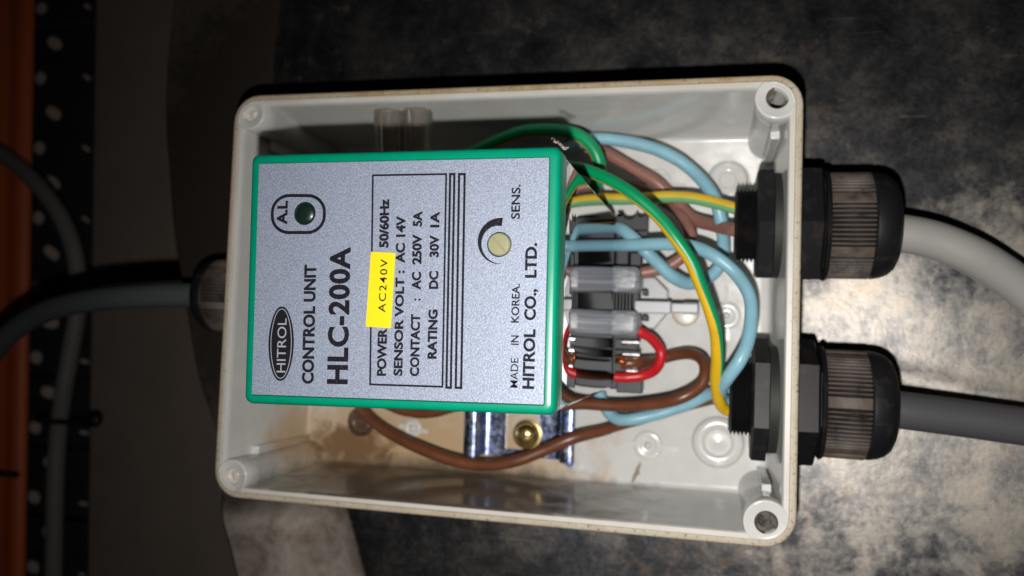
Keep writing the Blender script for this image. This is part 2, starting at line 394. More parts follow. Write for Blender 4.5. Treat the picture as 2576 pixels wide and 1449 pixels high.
def cable(name, label, pts, r, m, group=None, n=28, **k):
    g = MB(); g.tube([at(*p) for p in pts], r, n, 1.2, **k); return tag(obj(name, g, m), label, 'cable', group)
zc = -128
cable('background_cable', 'dull grey cable curving down along the perforated tray far behind', [(-80, 335, zc), (0, 385, zc), (60, 430, zc), (115, 490, zc), (160, 560, zc), (190, 650, zc), (196, 760, zc), (178, 880, zc), (160, 980, zc), (145, 1100, zc-4), (138, 1250, zc-4), (132, 1600, zc-6)], 4.6, BGCABLE)
tie = thing('cable_tie', 'black cable tie around the dull grey background cable', 'cable tie', at(170, 1056, zc+6))
g = MB(); z = zc+5.6
a, b = at(92, 1057, z), at(248, 1055, z); g.box(a.x, b.x, a.y-1.4, a.y+1.4, z, z+1); obj('strap', g, BLACK, tie, bevel=.3)
g = MB(); c_ = at(245, 1056, z); g.lathe([(-.6, 2.0), (.4, 3.6), (2.4, 4.0), (4.2, 3.0), (5, 1.0)], (c_.x, c_.y, z), 'x' if False else 'z', 20); obj('lock_head', g, BLACK, tie)
g = MB(); z = zO+2; a, b = at(-60, 1184, z), at(52, 1178, z); g.box(a.x, b.x, a.y-1.8, a.y+1.8, z, z+1.4)
tag(obj('black_strap', g, BLACK, bevel=.4), 'black strap tied round the orange steel upright', 'strap')

# ------------------------------------------------------------------ junction box
W_, H_, Z_ = 160.0, 117.33, 46.54
box = thing('junction_box', 'open light grey plastic junction box with stained floor and yellowed rim', 'junction box', (80, 58, -3))
def rl(i, r, z): return rrect(i, W_-i, i, H_-i, r, z)
g = MB(); g.loops([rl(1.75, 6.0, Z_-1.2), rl(1.75, 6.0, Z_-.25), rl(1.95, 5.8, Z_), rl(3.15, 4.6, Z_), rl(3.35, 4.5, Z_-.25), rl(3.6, 4.4, Z_-2.5), rl(4.7, 4.2, 1.2), rl(5.0, 4.0, .4), rl(5.9, 3.4, 0)], cap1=True)
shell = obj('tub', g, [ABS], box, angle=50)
g = MB(); g.loops([rl(1.0, 6.4, -3), rl(.15, 7.6, 40), rl(0, 7.8, Z_-1.3), rl(.25, 7.6, Z_-.75), rl(.6, 7.3, Z_-.6), rl(1.8, 6.1, Z_-.6)], cap0=True)
obj('rim', g, RIM, box, angle=50)
lipm = MB(); lipm.loops([rl(1.97, 5.8, Z_+.03), rl(3.13, 4.6, Z_+.03)]); obj('rim_lip', lipm, RIMTOP, box)

posts = [(5.6, 111.7, 0), (153.7, 111.2, 1), (152.9, 6.2, 1), (6.1, 6.1, 0)]
HOLE = mat('dark_screw_hole', (.30, .275, .24), .5); n = N(HOLE); n.sock('Base Color', n.ramp(n.noise(1.6, 5, .7), [(.35, (.07, .055, .045)), (.6, (.27, .245, .215))]))  # darker mottled tone inside the open screw holes
def clamp_post(m, i=2.15, r=5.6):
    "keep a post inside the lip of the rim"
    for v in m.v:
        cx = min(max(v.x, i+r), W_-i-r); cy = min(max(v.y, i+r), H_-i-r); d = Vector((v.x-cx, v.y-cy, 0))
        if d.length > r: d = d.normalized()*r; v.x = cx+d.x; v.y = cy+d.y
for k, (x, y, open_) in enumerate(posts):
    g = MB(); r = 5.5 if open_ else 4.95; h = 2.75 if open_ else 2.55
    if open_:
        inn = [(Z_-.5, h+.05), (Z_-1.4, h-.1)]
        for q in range(9): inn += [(Z_-1.9-q*1.9, h-.15), (Z_-2.9-q*1.9, h-.85)]
        inn += [(Z_-16, h-.6), (Z_-24, h-.8)]
    else: inn = [(Z_-.35, h), (Z_-1.2, h-.15), (Z_-1.7, h-.5), (Z_-2.0, h-1.2), (Z_-1.7, .8)]
    prof = [(0, r+.35), (1.5, r+.1), (Z_-8, r-.15), (Z_-7.5, r), (Z_-.1, r), (Z_+.18, r-.18), (Z_+.26, r-.45), (Z_+.18, r-.72), (Z_+.05, r-.9), (Z_, h+.25), (Z_-.15, h+.05)]
    g.lathe(prof, (x, y, 0), 'z', 56, cap0=False, cap1=False); clamp_post(g)
    po = obj('corner_post', g, ABS, box, angle=50)
    g = MB(); g.lathe([(Z_-.12, h+.08)]+inn, (x, y, 0), 'z', 48, cap0=False); obj('screw_hole', g, HOLE if open_ else RIMTOP, po, angle=50)
    sx = 1 if x > 80 else -1; sy = 1 if y > 58 else -1
    g = MB(); rx = {0: 4.6, 1: 154.0, 2: 153.5, 3: 5.0}[k]; ry = {0: 104.9, 1: 105.2, 2: 12.0, 3: 11.9}[k]
    g.box(rx-1.25, rx+1.25, min(ry-sy*1.3, y-sy*r*.8), max(ry-sy*1.3, y-sy*r*.8), 0, 33); obj('guide_rib', g, ABS, box, bevel=.35)
    if not open_:
        g = MB(); g.lathe([(Z_-2.0, 1.5), (Z_-1.35, 1.2), (Z_-1.05, .6), (Z_-1.0, .1)], (x+.4, y+.3, 0), 'z', 16, rmod=lambda a, t: 1+.18*math.sin(3*a)); obj('sealed_plug', g, RIMTOP, po)
# raised features on the floor
def boss(x, y, r, r2, m=ABS, dep=.7):
    g = MB(); g.lathe([(-.1, r+.9), (.05, r+.5), (.12, r+.1), (1.3, r-.5), (1.55, r-.9), (1.55, r2+.8), (1.35, r2+.25), (1.55-dep, r2-.2), (1.5-dep, r2*.5), (1.7-dep, .1)], (x, y, 0), 'z', 48); return obj('screw_boss', g, m, box)
boss(141.0, 19.5, 7.7, 4.0); boss(142.2, 99.0, 6.0, 2.4)
RUSTB = mat('rust_stained_abs', (.10, .045, .025), .35); n = N(RUSTB); n.sock('Base Color', n.ramp(n.noise(4, 5, .6), [(.3, (.055, .03, .022)), (.7, (.15, .08, .05))]))
tag(boss(24.6, 18.6, 4.4, 1.6, RUSTB), 'rust brown screw boss in the stained corner')
def keyhole(x, y, r, ang, m=ABS, l1=3.2, l2=4.6):
    g = MB(); g.lathe([(-.1, r+.35), (.35, r), (.5, r-.3), (.5, r*.62), (.28, r*.5), (.28, 1.2), (.6, 1.0), (1.1, .55), (1.2, .1)], (x, y, 0), 'z', 36)
    for s, l in ((1, l2), (-1, l1)):
        ca, sa = math.cos(ang)*s, math.sin(ang)*s
        pts = []
        for q in range(9):
            t = math.pi*q/8-math.pi/2; pts.append((r*.9+l+.7*math.cos(t), .7*math.sin(t)))
        poly = [(r*.85, .7)]+[(r*.85, -.7)]+pts
        g.prism([(x+u*ca-v*sa, y+u*sa+v*ca) for u, v in poly], -.1, .45 if s > 0 else .43)
    return obj('keyhole_emboss', g, m, box)
keyhole(120.1, 17.1, 4.3, math.radians(-3)); keyhole(142.7, 57.8, 4.1, math.radians(92)); keyhole(120.9, 98.8, 4.1, math.radians(-8))
WABS = mat('clean_white_abs', (.62, .60, .57), .3); tag(keyhole(43.0, 17.5, 2.9, math.radians(-8), WABS, 1.5, 2.4), 'clean white keyhole mark on the stained floor')
g = MB(); g.lathe([(-.1, 4.2), (.25, 4.0), (.35, 3.7), (.35, .1)], (130.5, 58.3, 0), 'z', 40)
STB = mat('water_marked_abs', (.58, .54, .47), .3); n = N(STB); bl = n.blob((130.5, 58.6, 0), (4.3, 4.3, 4))
n.sock('Base Color', n.mix(n.ramp(n.math('ADD', bl, n.math('MULTIPLY', n.noise(3, 4), .12)), [(.05, .8), (.16, .6), (.3, 0)]), (.60, .585, .545), (.40, .28, .15)))
obj('floor_disc', g, STB, box)

# ------------------------------------------------------------------ DIN rail and its screw
rx0, rx1, rz = 62.9, 98.3, 7.5
rail = thing('mounting_rail', 'blue zinc plated top hat rail under the control unit', 'rail', (80.6, 40, 0))
t = 1.0
def railprof():
    c = [(0, rz-.5), (.6, rz-.1), (1.6, rz), (3.2, rz), (4.2, rz-.3), (4.6, rz-1), (4.8, 2.6), (5.1, 1.6), (5.8, 1.1), (7.2, 1.0), (12.1, 1.0)]
    return c
P = railprof(); full = [(rx0+a, z) for a, z in P]
right = [(rx1-a, z) for a, z in P][::-1]
def strip(g, pr, y0, y1, t=1.0):
    n_ = len(pr)
    top = [Vector((x, 0, z)) for x, z in pr]
    bot = []
    for i in range(n_):
        d = (top[min(i+1, n_-1)]-top[max(i-1, 0)]).normalized(); nn = Vector((d.z, 0, -d.x)); bot.append(top[i]+nn*t*.9)
    ring = top+bot[::-1]; m = len(ring)
    ny = 10
    g.loops([[(p.x, y0+(y1-y0)*k/ny, p.z) for p in ring] for k in range(ny+1)], 0, True, True)
g = MB(); strip(g, full, 10.9, 104); strip(g, right, 10.9, 104)
g.box(rx0+12.1, rx1-12.1, 10.9, 13.2, .1, 1.0); g.box(rx0+12.1, rx1-12.1, 26.5, 37, .1, 1.0); g.box(rx0+12.1, rx1-12.1, 52, 63, .1, 1.0); g.box(rx0+12.1, rx1-12.1, 80, 104, .1, 1.0)
obj('rail_profile', g, RAIL, rail, angle=50)
g = MB(); g.prism([(rx1-3.5, 10.95), (rx1-.1, 9.0), (rx1+.1, 10.95)], rz-.9, rz-.2); obj('rail_burr', g, RAIL, rail, smooth=False)
sc_ = thing('pan_head_screw', 'brass coloured pan head screw on the blue zinc rail', 'screw', (82.2, 18.2, 1))
g = MB(); g.lathe([(1.05, 4.7), (1.3, 4.75), (1.7, 4.6), (1.9, 3.9), (2.0, 3.75), (3.4, 3.5), (4.4, 2.9), (5.0, 2.0), (5.3, 1.2), (5.35, .1)], (82.2, 18.2, 0), 'z', 48); obj('screw_head', g, BRASS, sc_)
DKB = mat('dark_brass', (.14, .08, .03), .4, .6)
g = MB(); g.box(80.3, 84.1, 17.85, 18.55, 5.0, 5.42); g.box(81.85, 82.55, 16.5, 19.9, 5.0, 5.41); obj('cross_slot', g, DKB, sc_, smooth=False, bevel=.12)

# ------------------------------------------------------------------ relay socket under the unit
so = thing('relay_socket', 'grey screw terminal socket that the green control unit plugs into', 'relay socket', (85, 60, 8))
yb0, yb1 = 33.6, 86.5
g = MB(); g.box(50, 117.6, yb0+1, yb1-1, 8.6, 13.5); obj('socket_base', g, SOCK, so, bevel=.6)
g = MB(); g.box(52, 110.4, yb0+2.5, yb1-2.5, 13.5, 19.6); obj('socket_core', g, SOCK, so, bevel=.5)
def cover(x0, x1, y0, y1, z0, z1):
    g = MB(); g.loops([rrect(x0, x1, y0, y1, 1.9, z0), rrect(x0, x1, y0, y1, 1.9, z1-1.3), rrect(x0+.3, x1-.3, y0+.3, y1-.3, 1.8, z1-.55), rrect(x0+.9, x1-.9, y0+.9, y1-.9, 1.4, z1-.1), rrect(x0+1.8, x1-1.8, y0+1.8, y1-1.8, .8, z1)], 0, True, True)
    return obj('terminal_cover', g, COVER, so)
cover(109.6, 118.5, 62.8, 70.4, 13.5, 24); cover(109.6, 118.4, 50.4, 57.8, 13.5, 24)
g = MB()
for q in range(6): g.box(110.6+q*.95, 111.0+q*.95, 57.9, 62.7, 13.5, 20.5+(.4 if q % 2 else 0))
obj('contact_fins', g, SOCK, so, smooth=False)
# scalloped upper terminal
def scallop(y1, y0, z1):
    xs = 110.9; xe = 119.6; poly = [(xs, y0), (xe, y0), (xe, y1)]
    for cxx, rr in ((117.9, 1.2), (114.4, 2.0), (111.6, .9)):
        for q in range(9): a_ = math.pi*q/8; poly.append((cxx+rr*math.cos(a_), y1-rr*math.sin(a_)*.8))
    poly.append((xs, y1)); return poly
g = MB(); g.prism(scallop(86.0, 81.5, 0), 13.5, 18.5); g.box(111.2, 119.6, 77.5, 81.4, 13.5, 16.0); obj('terminal_block', g, SOCK, so, bevel=.25)
g = MB(); g.box(111.2, 114.6, 71.2, 75.3, 13.5, 19.5); g.box(115.0, 118.2, 71.0, 74.8, 13.5, 18); obj('terminal_block', g, SOCK, so, bevel=.3)
g = MB(); g.box(110.8, 117.6, 46.5, 49.6, 13.5, 15.5); g.box(111.0, 116, 43.6, 46.3, 13.5, 16.0); g.box(112, 119.4, 33.9, 37.6, 13.5, 17.5); obj('terminal_block', g, SOCK, so, bevel=.3)
for (xa, xb, yy) in ((113.4, 118.6, 45.1), (114.6, 119.4, 40.3), (113.0, 118.4, 48.6)):
    g = MB(); g.lathe([(-(xb-xa)/2, .75), (-(xb-xa)/2+.2, .95), ((xb-xa)/2-.2, .95), ((xb-xa)/2, .75)], ((xa+xb)/2, yy, 16.6), 'x', 16); obj('terminal_screw', g, STEEL, so)
g = MB(); a, b = at(1579, 772, 17), at(1757, 772, 15)
g.box(a.x+2, a.x+12.5, a.y-1.7, a.y+1.9, 14.5, 17.5); g.box(a.x+12.5, b.x, a.y-1.35, a.y+1.5, 14.0, 16.6); g.box(a.x+15.8, b.x, a.y-1.6, a.y+1.8, 13.6, 15.8); obj('release_arm', g, ARM, so, bevel=.4)
p3 = [at(x, y, 6) for x, y in ((1600, 699), (1647, 697), (1681, 731), (1679, 789), (1647, 827), (1600, 829))]
g = MB(); g.prism([(p.x, p.y) for p in p3], 2.0, 6.0); obj('clip_foot', g, ARM, so, bevel=.5)
g = MB()
for (x, y, w2, h2) in ((1622, 735, 12, 14), (1622, 800, 13, 14)):
    p = at(x, y, 12); g.box(p.x-w2/16, p.x+w2/16, p.y-h2/16, p.y+h2/16, 6.0, 12)
obj('clip_catch', g, SOCK, so, bevel=.3)

# ------------------------------------------------------------------ control unit
ZF = 106.0
cu = thing('control_unit', 'green framed control unit with silver printed face standing in the box', 'control unit', (77.8, 60, 20))
q = [at(x, y, ZF) for x, y in ((629.7, 386.7), (1411.6, 365.5), (1396, 1046), (610.8, 1015.6))]
q2 = [at(x, y, ZF) for x, y in ((650.8, 411.4), (1382.6, 395.5), (1368.4, 1019), (632.3, 993))]
def quad_rr(q, r, z, off=0, n=6):
    "rounded loop inside four corners TL TR BR BL"
    c = [Vector((p.x, p.y, 0)) for p in q]; ctr = sum(c, Vector())/4; out = []
    for i in (1, 0, 3, 2):
        p = c[i]; a = (c[(i-1) % 4]-p).normalized(); b = (c[(i+1) % 4]-p).normalized()
        p = p+(a+b)*off
        # order so that loop runs counter-clockwise
        u, v = (a, b) if i in () else (b, a)
        cen = p+(a+b)*r
        s_ = cen-(a)*r; e_ = cen-(b)*r
        A = (p+b*r)-cen; B = (p+a*r)-cen
        for k in range(n+1):
            t_ = k/n*math.pi/2; d = A*math.cos(t_)+B*math.sin(t_); out.append((cen.x+d.x, cen.y+d.y, z))
    return out
g = MB()
g.loops([quad_rr(q, 1.6, 99.2, .9), quad_rr(q, 1.6, 99.2, .05), quad_rr(q, 1.6, 104.6, .0), quad_rr(q, 1.6, 105.4, .22), quad_rr(q, 1.5, 105.8, .55), quad_rr(q, 1.3, ZF, 1.1), quad_rr(q2, .5, ZF, -.15), quad_rr(q2, .4, ZF-.35, 0), quad_rr(q2, .4, ZF-1.5, .1)], 0, False, True)
frame = obj('front_frame', g, GREEN, cu, angle=60)
g = MB(); g.loops([quad_rr(q, .9, 19.8, .75), quad_rr(q, .9, 20.2, .45), quad_rr(q, 1.0, 99.4, .35)], 0, True, True)
obj('housing', g, GLOSS, cu, angle=50)
g = MB(); g.loops([quad_rr(q2, .25, ZF-.3, .06), quad_rr(q2, .25, ZF-.02, .08)], 0, True, True)
face = obj('face_plate', g, SILVER, cu, smooth=False)
ZP = ZF+.03                                   # printing lies 0.03 mm proud of the face
U = ((q[1]-q[0]).normalized()+(q[2]-q[3]).normalized()).normalized()

def text_polys(s, bold, sp=1.0):
    cu_ = bpy.data.curves.new('t', 'FONT'); cu_.body = s; cu_.size = 1; cu_.offset = bold; cu_.space_character = sp; cu_.resolution_u = 4
    o = bpy.data.objects.new('t', cu_); link(o); dg = bpy.context.evaluated_depsgraph_get(); dg.update()
    me = o.evaluated_get(dg).to_mesh(); V = [v.co.copy() for v in me.vertices]; F = [list(p.vertices) for p in me.polygons]
    o.evaluated_get(dg).to_mesh_clear(); bpy.data.objects.remove(o); bpy.data.curves.remove(cu_); return V, F
CAPH = max(v.y for v in text_polys('H', 0)[0])
def put_text(g, s, p0, p1, ph, z, bold=.02, sp=1.0):
    "text whose baseline runs p0 -> p1 (photo positions), capitals ph photo-pixels high"
    V, F = text_polys(s, bold, sp); a, b = at(*p0, z), at(*p1, z); d = (b-a); L = d.length; d.normalize()
    upv = Vector((-d.y, d.x, 0)); x0 = min(v.x for v in V); x1 = max(v.x for v in V)
    h = (at(p0[0]+ph, p0[1], z)-at(*p0, z)).length
    sx = L/(x1-x0); sy = h/CAPH
    g.add([a+d*((v.x-x0)*sx)+upv*(v.y*sy) for v in V], F)
def outline(g, pts, wd, z):
    "closed band of width wd (mm) along a closed polyline of mm points"
    n_ = len(pts); I, O = [], []
    for i in range(n_):
        a, b, c_ = pts[i-1], pts[i], pts[(i+1) % n_]; d1 = (b-a).normalized(); d2 = (c_-b).normalized()
        nn = Vector((-d1.y-d2.y, d1.x+d2.x, 0)); k = max(.3, nn.length/2); nn.normalize()
        I.append((b.x+nn.x*wd/2/k, b.y+nn.y*wd/2/k, z)); O.append((b.x-nn.x*wd/2/k, b.y-nn.y*wd/2/k, z))
    g.loops([O, I])
PXM = (at(1100, 700, ZP)-at(1000, 700, ZP)).length/100
g = MB()
put_text(g, 'CONTROL UNIT', (787.5, 966), (794, 665), 27, ZP, .040)
put_text(g, 'HLC-200A', (872, 967), (880, 621), 48, ZP, .036, 1.07)
put_text(g, 'POWER :', (970, 946), (973, 812), 21, ZP, .042)
put_text(g, '50/60Hz', (976, 623), (978, 500), 21, ZP, .046)
put_text(g, 'SENSOR VOLT :', (1011, 946), (1016.5, 680), 20, ZP, .040)
put_text(g, 'AC 14V', (1017, 662), (1019.5, 543), 21, ZP, .042)
put_text(g, 'CONTACT', (1053, 947), (1056, 790), 21, ZP, .042)
put_text(g, ':', (1057, 756), (1057, 751), 21, ZP, .042)
put_text(g, 'AC', (1057.5, 729), (1058.5, 684), 21, ZP, .042)
put_text(g, '250V', (1059, 665), (1060, 589), 21, ZP, .044)
put_text(g, '5A', (1060.5, 570), (1061.5, 531), 21, ZP, .042)
put_text(g, 'RATING', (1097, 903), (1100, 779), 21, ZP, .044)
put_text(g, 'DC', (1101, 727), (1102, 682), 21, ZP, .042)
put_text(g, '30V', (1102.5, 647), (1103.5, 591), 21, ZP, .044)
put_text(g, '1A', (1104, 572), (1105, 532), 21, ZP, .042)
obj('printed_legend', g, INKW, face, smooth=False, fixn=False)
g = MB()
put_text(g, 'SENS.', (1307, 551), (1309, 464), 21, ZP, .02)
put_text(g, 'MADE', (1302, 976), (1304, 901), 19, ZP, .006); put_text(g, 'IN', (1304.5, 868), (1305, 844), 19, ZP, .018); put_text(g, 'KOREA.', (1305, 812), (1307.5, 714), 19, ZP, .018)
put_text(g, 'HITROL', (1342, 979), (1346, 828), 27, ZP, .036); put_text(g, 'CO.,', (1346.5, 806), (1348, 727), 27, ZP, .036); put_text(g, 'LTD.', (1348.5, 699), (1350, 611), 27, ZP, .036)
obj('maker_print', g, INKW, face, smooth=False, fixn=False)
g = MB()
def px_poly(l, z=ZP): return [at(x, y, z) for x, y in l]
def rrpx(x0, x1, y0, y1, r, tilt=0, z=ZP, n=8): return [at(p[0]+tilt*(p[1]-y1), p[1], z) for p in rrect(x0, x1, y0, y1, r, 0, n)]
T = -.0195
outline(g, px_poly([(931, 967), (1113, 973), (1122.5, 438), (938, 441)]), 4.6*PXM, ZP)
outline(g, px_poly([(1123, 975), (1134, 975.5), (1143, 438), (1132.5, 438)]), 5.6*PXM, ZP)
outline(g, px_poly([(1146.5, 975.5), (1160, 976), (1169, 438), (1155, 438)]), 5.6*PXM, ZP)
outline(g, rrpx(684, 815, 492, 585, 42, T), 8*PXM, ZP)
put_text(g, 'A.L', (721, 565), (723, 505), 24, ZP, .040)
# tapering dial mark round the knob
C0 = at(1258, 606, ZP); K = PXM; o_, i_ = [], []
for k in range(33):
    t_ = k/32; a_ = math.radians(85+t_*190); ro = 54; wd = 1+19*(1-t_)**1.15
    o_.append((C0.x+ro*K*math.cos(a_), C0.y+ro*K*math.sin(a_), ZP)); i_.append((C0.x+(ro-wd)*K*math.cos(a_), C0.y+(ro-wd)*K*math.sin(a_), ZP))
n0 = len(o_); g.add(o_+i_, [(k, k+1, n0+k+1, n0+k) for k in range(n0-1)])
obj('printed_frames', g, INKW, face, smooth=False, fixn=False)
# emblem
g = MB()
def lens_loop(s, n=64):
    out = []
    for k in range(n):
        a_ = 2*math.pi*k/n; e = 2.35; ca, sa = math.cos(a_), math.sin(a_)
        u = math.copysign(abs(ca)**(2/e), ca)*(32-s*.95)*(1 if 1 else 1); v = math.copysign(abs(sa)**(2/1.9), sa)*(93.5-s)
        u *= 1-.10*(v/93.5)**2
        out.append((706.8+u-.0195*(v-20), 864.5+v))
    return out
g.add([p for p in px_poly(lens_loop(0))], [tuple(range(64))[::-1]])
em = obj('emblem', g, INK, face, smooth=False)
g = MB(); outline(g, px_poly(lens_loop(6.5), ZP+.02), 1.8*PXM, ZP+.02); put_text(g, 'HITROL', (717.5, 937), (721, 801), 22, ZP+.02, .0)
obj('emblem_lettering', g, SILVERINK, em, smooth=False, fixn=False)
# sticker
g = MB(); pp = px_poly([(920.5, 821.8), (984, 825.4), (995.4, 636.4), (934, 633.5)], ZF)
g.prism([(p.x, p.y) for p in pp], ZF+.05, ZF+.14); st = obj('voltage_sticker', g, YELLOW, face, smooth=False)
g = MB(); put_text(g, 'AC240V', (969, 786), (975.5, 652), 17.5, ZF+.17, .010, 1.25); obj('sticker_print', g, INK, st, smooth=False, fixn=False)
# indicator lamp and knob
p = at(767, 537, ZF); g = MB(); g.lathe([(ZF+.02, 29*PXM), (ZF+.10, 28.5*PXM), (ZF+.12, 26*PXM), (ZF+.06, 24*PXM), (ZF+.3, 20*PXM), (ZF+.45, 12*PXM), (ZF+.5, .05)], (p.x, p.y, 0), 'z', 40); obj('indicator_lamp', g, LAMPM, face)
p = at(1256, 615, ZF); R_ = 27*PXM
g = MB(); g.lathe([(ZF+.02, R_*1.09), (ZF+.06, R_*1.08), (ZF+.08, R_*1.0)], (p.x, p.y, 0), 'z', 40); obj('knob_recess', g, INK, face)
g = MB(); g.lathe([(ZF+.0, R_), (ZF+.7, R_*.98), (ZF+.95, R_*.9), (ZF+1.0, R_*.75), (ZF+1.0, .05)], (p.x+.1, p.y, 0), 'z', 40); kn = obj('sensitivity_knob', g, KNOB, face)
KS = mat('knob_slot', (.22, .20, .11), .5); g = MB(); a_ = math.radians(135); dx, dy = math.cos(a_), math.sin(a_); wv = .28
g.prism([(p.x+.1+dx*R_*.86*s-dy*wv*t2, p.y+dy*R_*.86*s+dx*wv*t2) for s, t2 in ((-1, -1), (1, -1), (1, 1), (-1, 1))], ZF+1.0, ZF+1.04); obj('knob_slot', g, KS, kn, smooth=False)
# scuffs on the frame edge
SCUFF = mat('whitened_plastic', (.35, .50, .42), .7)

# lint on the corner
g = MB(); c_ = at(1404, 360, ZF)
for k in range(14):
    t_ = k/13; px = 1390+36*t_+random.uniform(-2, 2); py = 350+24*t_+random.uniform(-3, 3); b_ = at(px, py, ZF-1+random.uniform(-.5, .9)); r = random.uniform(.13, .28)
    vs_ = [b_+Vector((random.gauss(0, r), random.gauss(0, r), random.gauss(0, r*.7))) for _ in range(6)]
    g.add(vs_, [(0, 1, 2), (0, 2, 3), (0, 3, 1), (1, 2, 4), (2, 3, 5), (1, 4, 5), (0, 4, 5)])
tag(obj('lint_flake', g, DUST, smooth=False), 'scrap of grey lint stuck on the top right corner of the green unit', 'lint')

# ------------------------------------------------------------------ clear twin connector
g = MB(); cc = thing('twin_connector', 'clear plastic twin barrel connector standing above the green unit', 'connector', at(1015, 330, 30))
for k, px in enumerate((978, 1050)):
    t0, t1 = at(px, 268, 37), at(px+3, 430, 32.5); g = MB(); d = (t0-t1).normalized()
    L = []
    u = d.cross(Vector((0, 0, 1))).normalized(); v = u.cross(d)
    for tt, rr in ((0, 4.35), (.93, 4.35), (.98, 4.15), (1.0, 3.6), (1.0, 2.5), (.90, 2.3), (.06, 2.3), (.05, .1)):
        c_ = t1+(t0-t1)*tt; L.append([c_+(u*math.cos(2*math.pi*i/48)+v*math.sin(2*math.pi*i/48))*rr for i in range(48)])
    g.loops(L, 0, True, True); obj('barrel', g, CLEAR, cc)

a, b = at(1014, 272, 35.5), at(1016, 430, 31.5); g = MB()
g.loops([[(c_.x-2.2, c_.y, c_.z-1.6), (c_.x+2.2, c_.y, c_.z-1.6), (c_.x+2.2, c_.y, c_.z+2.2), (c_.x-2.2, c_.y, c_.z+2.2)] for c_ in (a, b)], 0, True, True); obj('joining_web', g, CLEAR, cc, smooth=False, bevel=.3)
# ------------------------------------------------------------------ cable glands
def tri(x): x = x % 1; return abs(2*x-1)
gl = thing('cable_gland', 'black plastic cable gland holding the cream cable in the right box wall', 'cable gland', (160, 82.0, 24), 'cable glands through the box walls')
def hexr(a, t): a = (a+math.radians(30)) % math.radians(60)-math.radians(30); return 1/math.cos(a)*.93
def at_l(m): m.v = [v+Vector((160, 82.0, 24)) for v in m.v]; return m
g = MB(); pr = [(-16.4, 8.4), (-16.5, 9.3)]
for k in range(7): pr += [(-16.3+k*1.05, 9.5), (-15.8+k*1.05, 10.7)]
pr += [(-8.9, 10.0), (2, 10.0)]
pr = pr[::1]; g.lathe([(1.5, 8.0), (-16.2, 8.0)]+pr, (0, 0, 0), 'x', 60, cap0=False, cap1=False); obj('threaded_tube', at_l(g), BLACK, gl)
g = MB(); g.lathe([(-6.2, 15.4), (-6.25, 16.0), (-10.0, 16.0), (-10.6, 15.2), (-10.6, 10.4)], (0, 0, 0), 'x', 96, rmod=lambda a, t: hexr(a, t)); obj('lock_nut', at_l(g), BLACK, gl, angle=25)
g = MB(); g.lathe([(-3.6, 10.2), (-3.6, 14.9), (-6.0, 14.9), (-6.1, 10.2)], (0, 0, 0), 'x', 48, cap0=False, cap1=False); obj('sealing_washer', at_l(g), WASHER, gl)
g = MB(); g.lathe([(.1, 10), (.1, 15.6), (.6, 16.4), (6.0, 16.2), (6.5, 15.4), (6.9, 13.2), (8.0, 13.0)], (0, 0, 0), 'x', 96, rmod=hexr, cap0=False); obj('hex_body', at_l(g), BLACK, gl, angle=25)
def ribm(a, t):
    k = (a/(2*math.pi)*6) % 1
    if k < .13 or k > .955: return .985
    return 1-.07*tri(k*12.0)
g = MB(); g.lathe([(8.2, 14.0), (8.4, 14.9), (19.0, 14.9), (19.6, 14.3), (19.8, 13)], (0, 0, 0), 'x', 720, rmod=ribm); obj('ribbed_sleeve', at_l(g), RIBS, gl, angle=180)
g = MB()
g.lathe([(7.1, 12.5), (7.2, 15.2), (7.7, 15.6), (8.35, 15.3), (8.4, 14.2)], (0, 0, 0), 'x', 72)
g.lathe([(19.3, 14.2), (19.8, 14.75), (20.4, 14.75), (22.4, 14.4), (24.2, 13.6), (25.6, 12.3), (26.5, 10.4), (26.9, 8.0), (26.6, 6.4), (25.2, 5.4)], (0, 0, 0), 'x', 72); obj('dome_nut', at_l(g), BLACK, gl)
def copy_tree(o, parent=None):
    c_ = o.copy(); link(c_); c_.parent = parent
    for ch in list(o.children): copy_tree(ch, c_)
    return c_
g2 = copy_tree(gl); g2.location = Vector((159.6, 34.6, 24))*S; g2.rotation_euler = (math.radians(23), 0, math.radians(-.5)); g2['label'] = 'black plastic cable gland holding the dark grey cable in the right wall'
g3 = copy_tree(gl); g3.scale = (.8, .8, .8); g3.location = Vector((.2, 58.7, 24))*S; g3.rotation_euler = (math.radians(10), 0, math.pi); g3['label'] = 'black plastic cable gland in the left wall, half hidden behind the rim'
gl.rotation_euler = (math.radians(4), 0, 0); gl.scale = g2.scale = (.965, .965, .965)

cable('power_cable', 'cream sheathed cable curving down from the upper right gland', [(2180, 580, 24), (2267, 587, 24), (2350, 604, 23), (2440, 640, 22), (2510, 681, 20), (2576, 730, 18), (2680, 830, 15), (2760, 930, 12)], 5.1, CREAM)
cable('sensor_cable', 'dark grey cable running straight out of the lower right gland', [(2170, 1020, 24), (2251, 1030, 24), (2400, 1049, 22), (2576, 1073, 20), (2760, 1096, 18)], 4.9, GREYC)
cable('supply_cable', 'slate grey cable leaving the left gland and sagging out of frame', [(560, 742, 24), (478, 742, 24), (400, 743, 24), (310, 748, 23), (227, 756, 20), (150, 772, 16), (90, 795, 12), (30, 835, 8), (-20, 890, 4), (-90, 1000, 0)], 3.9, SLATE)

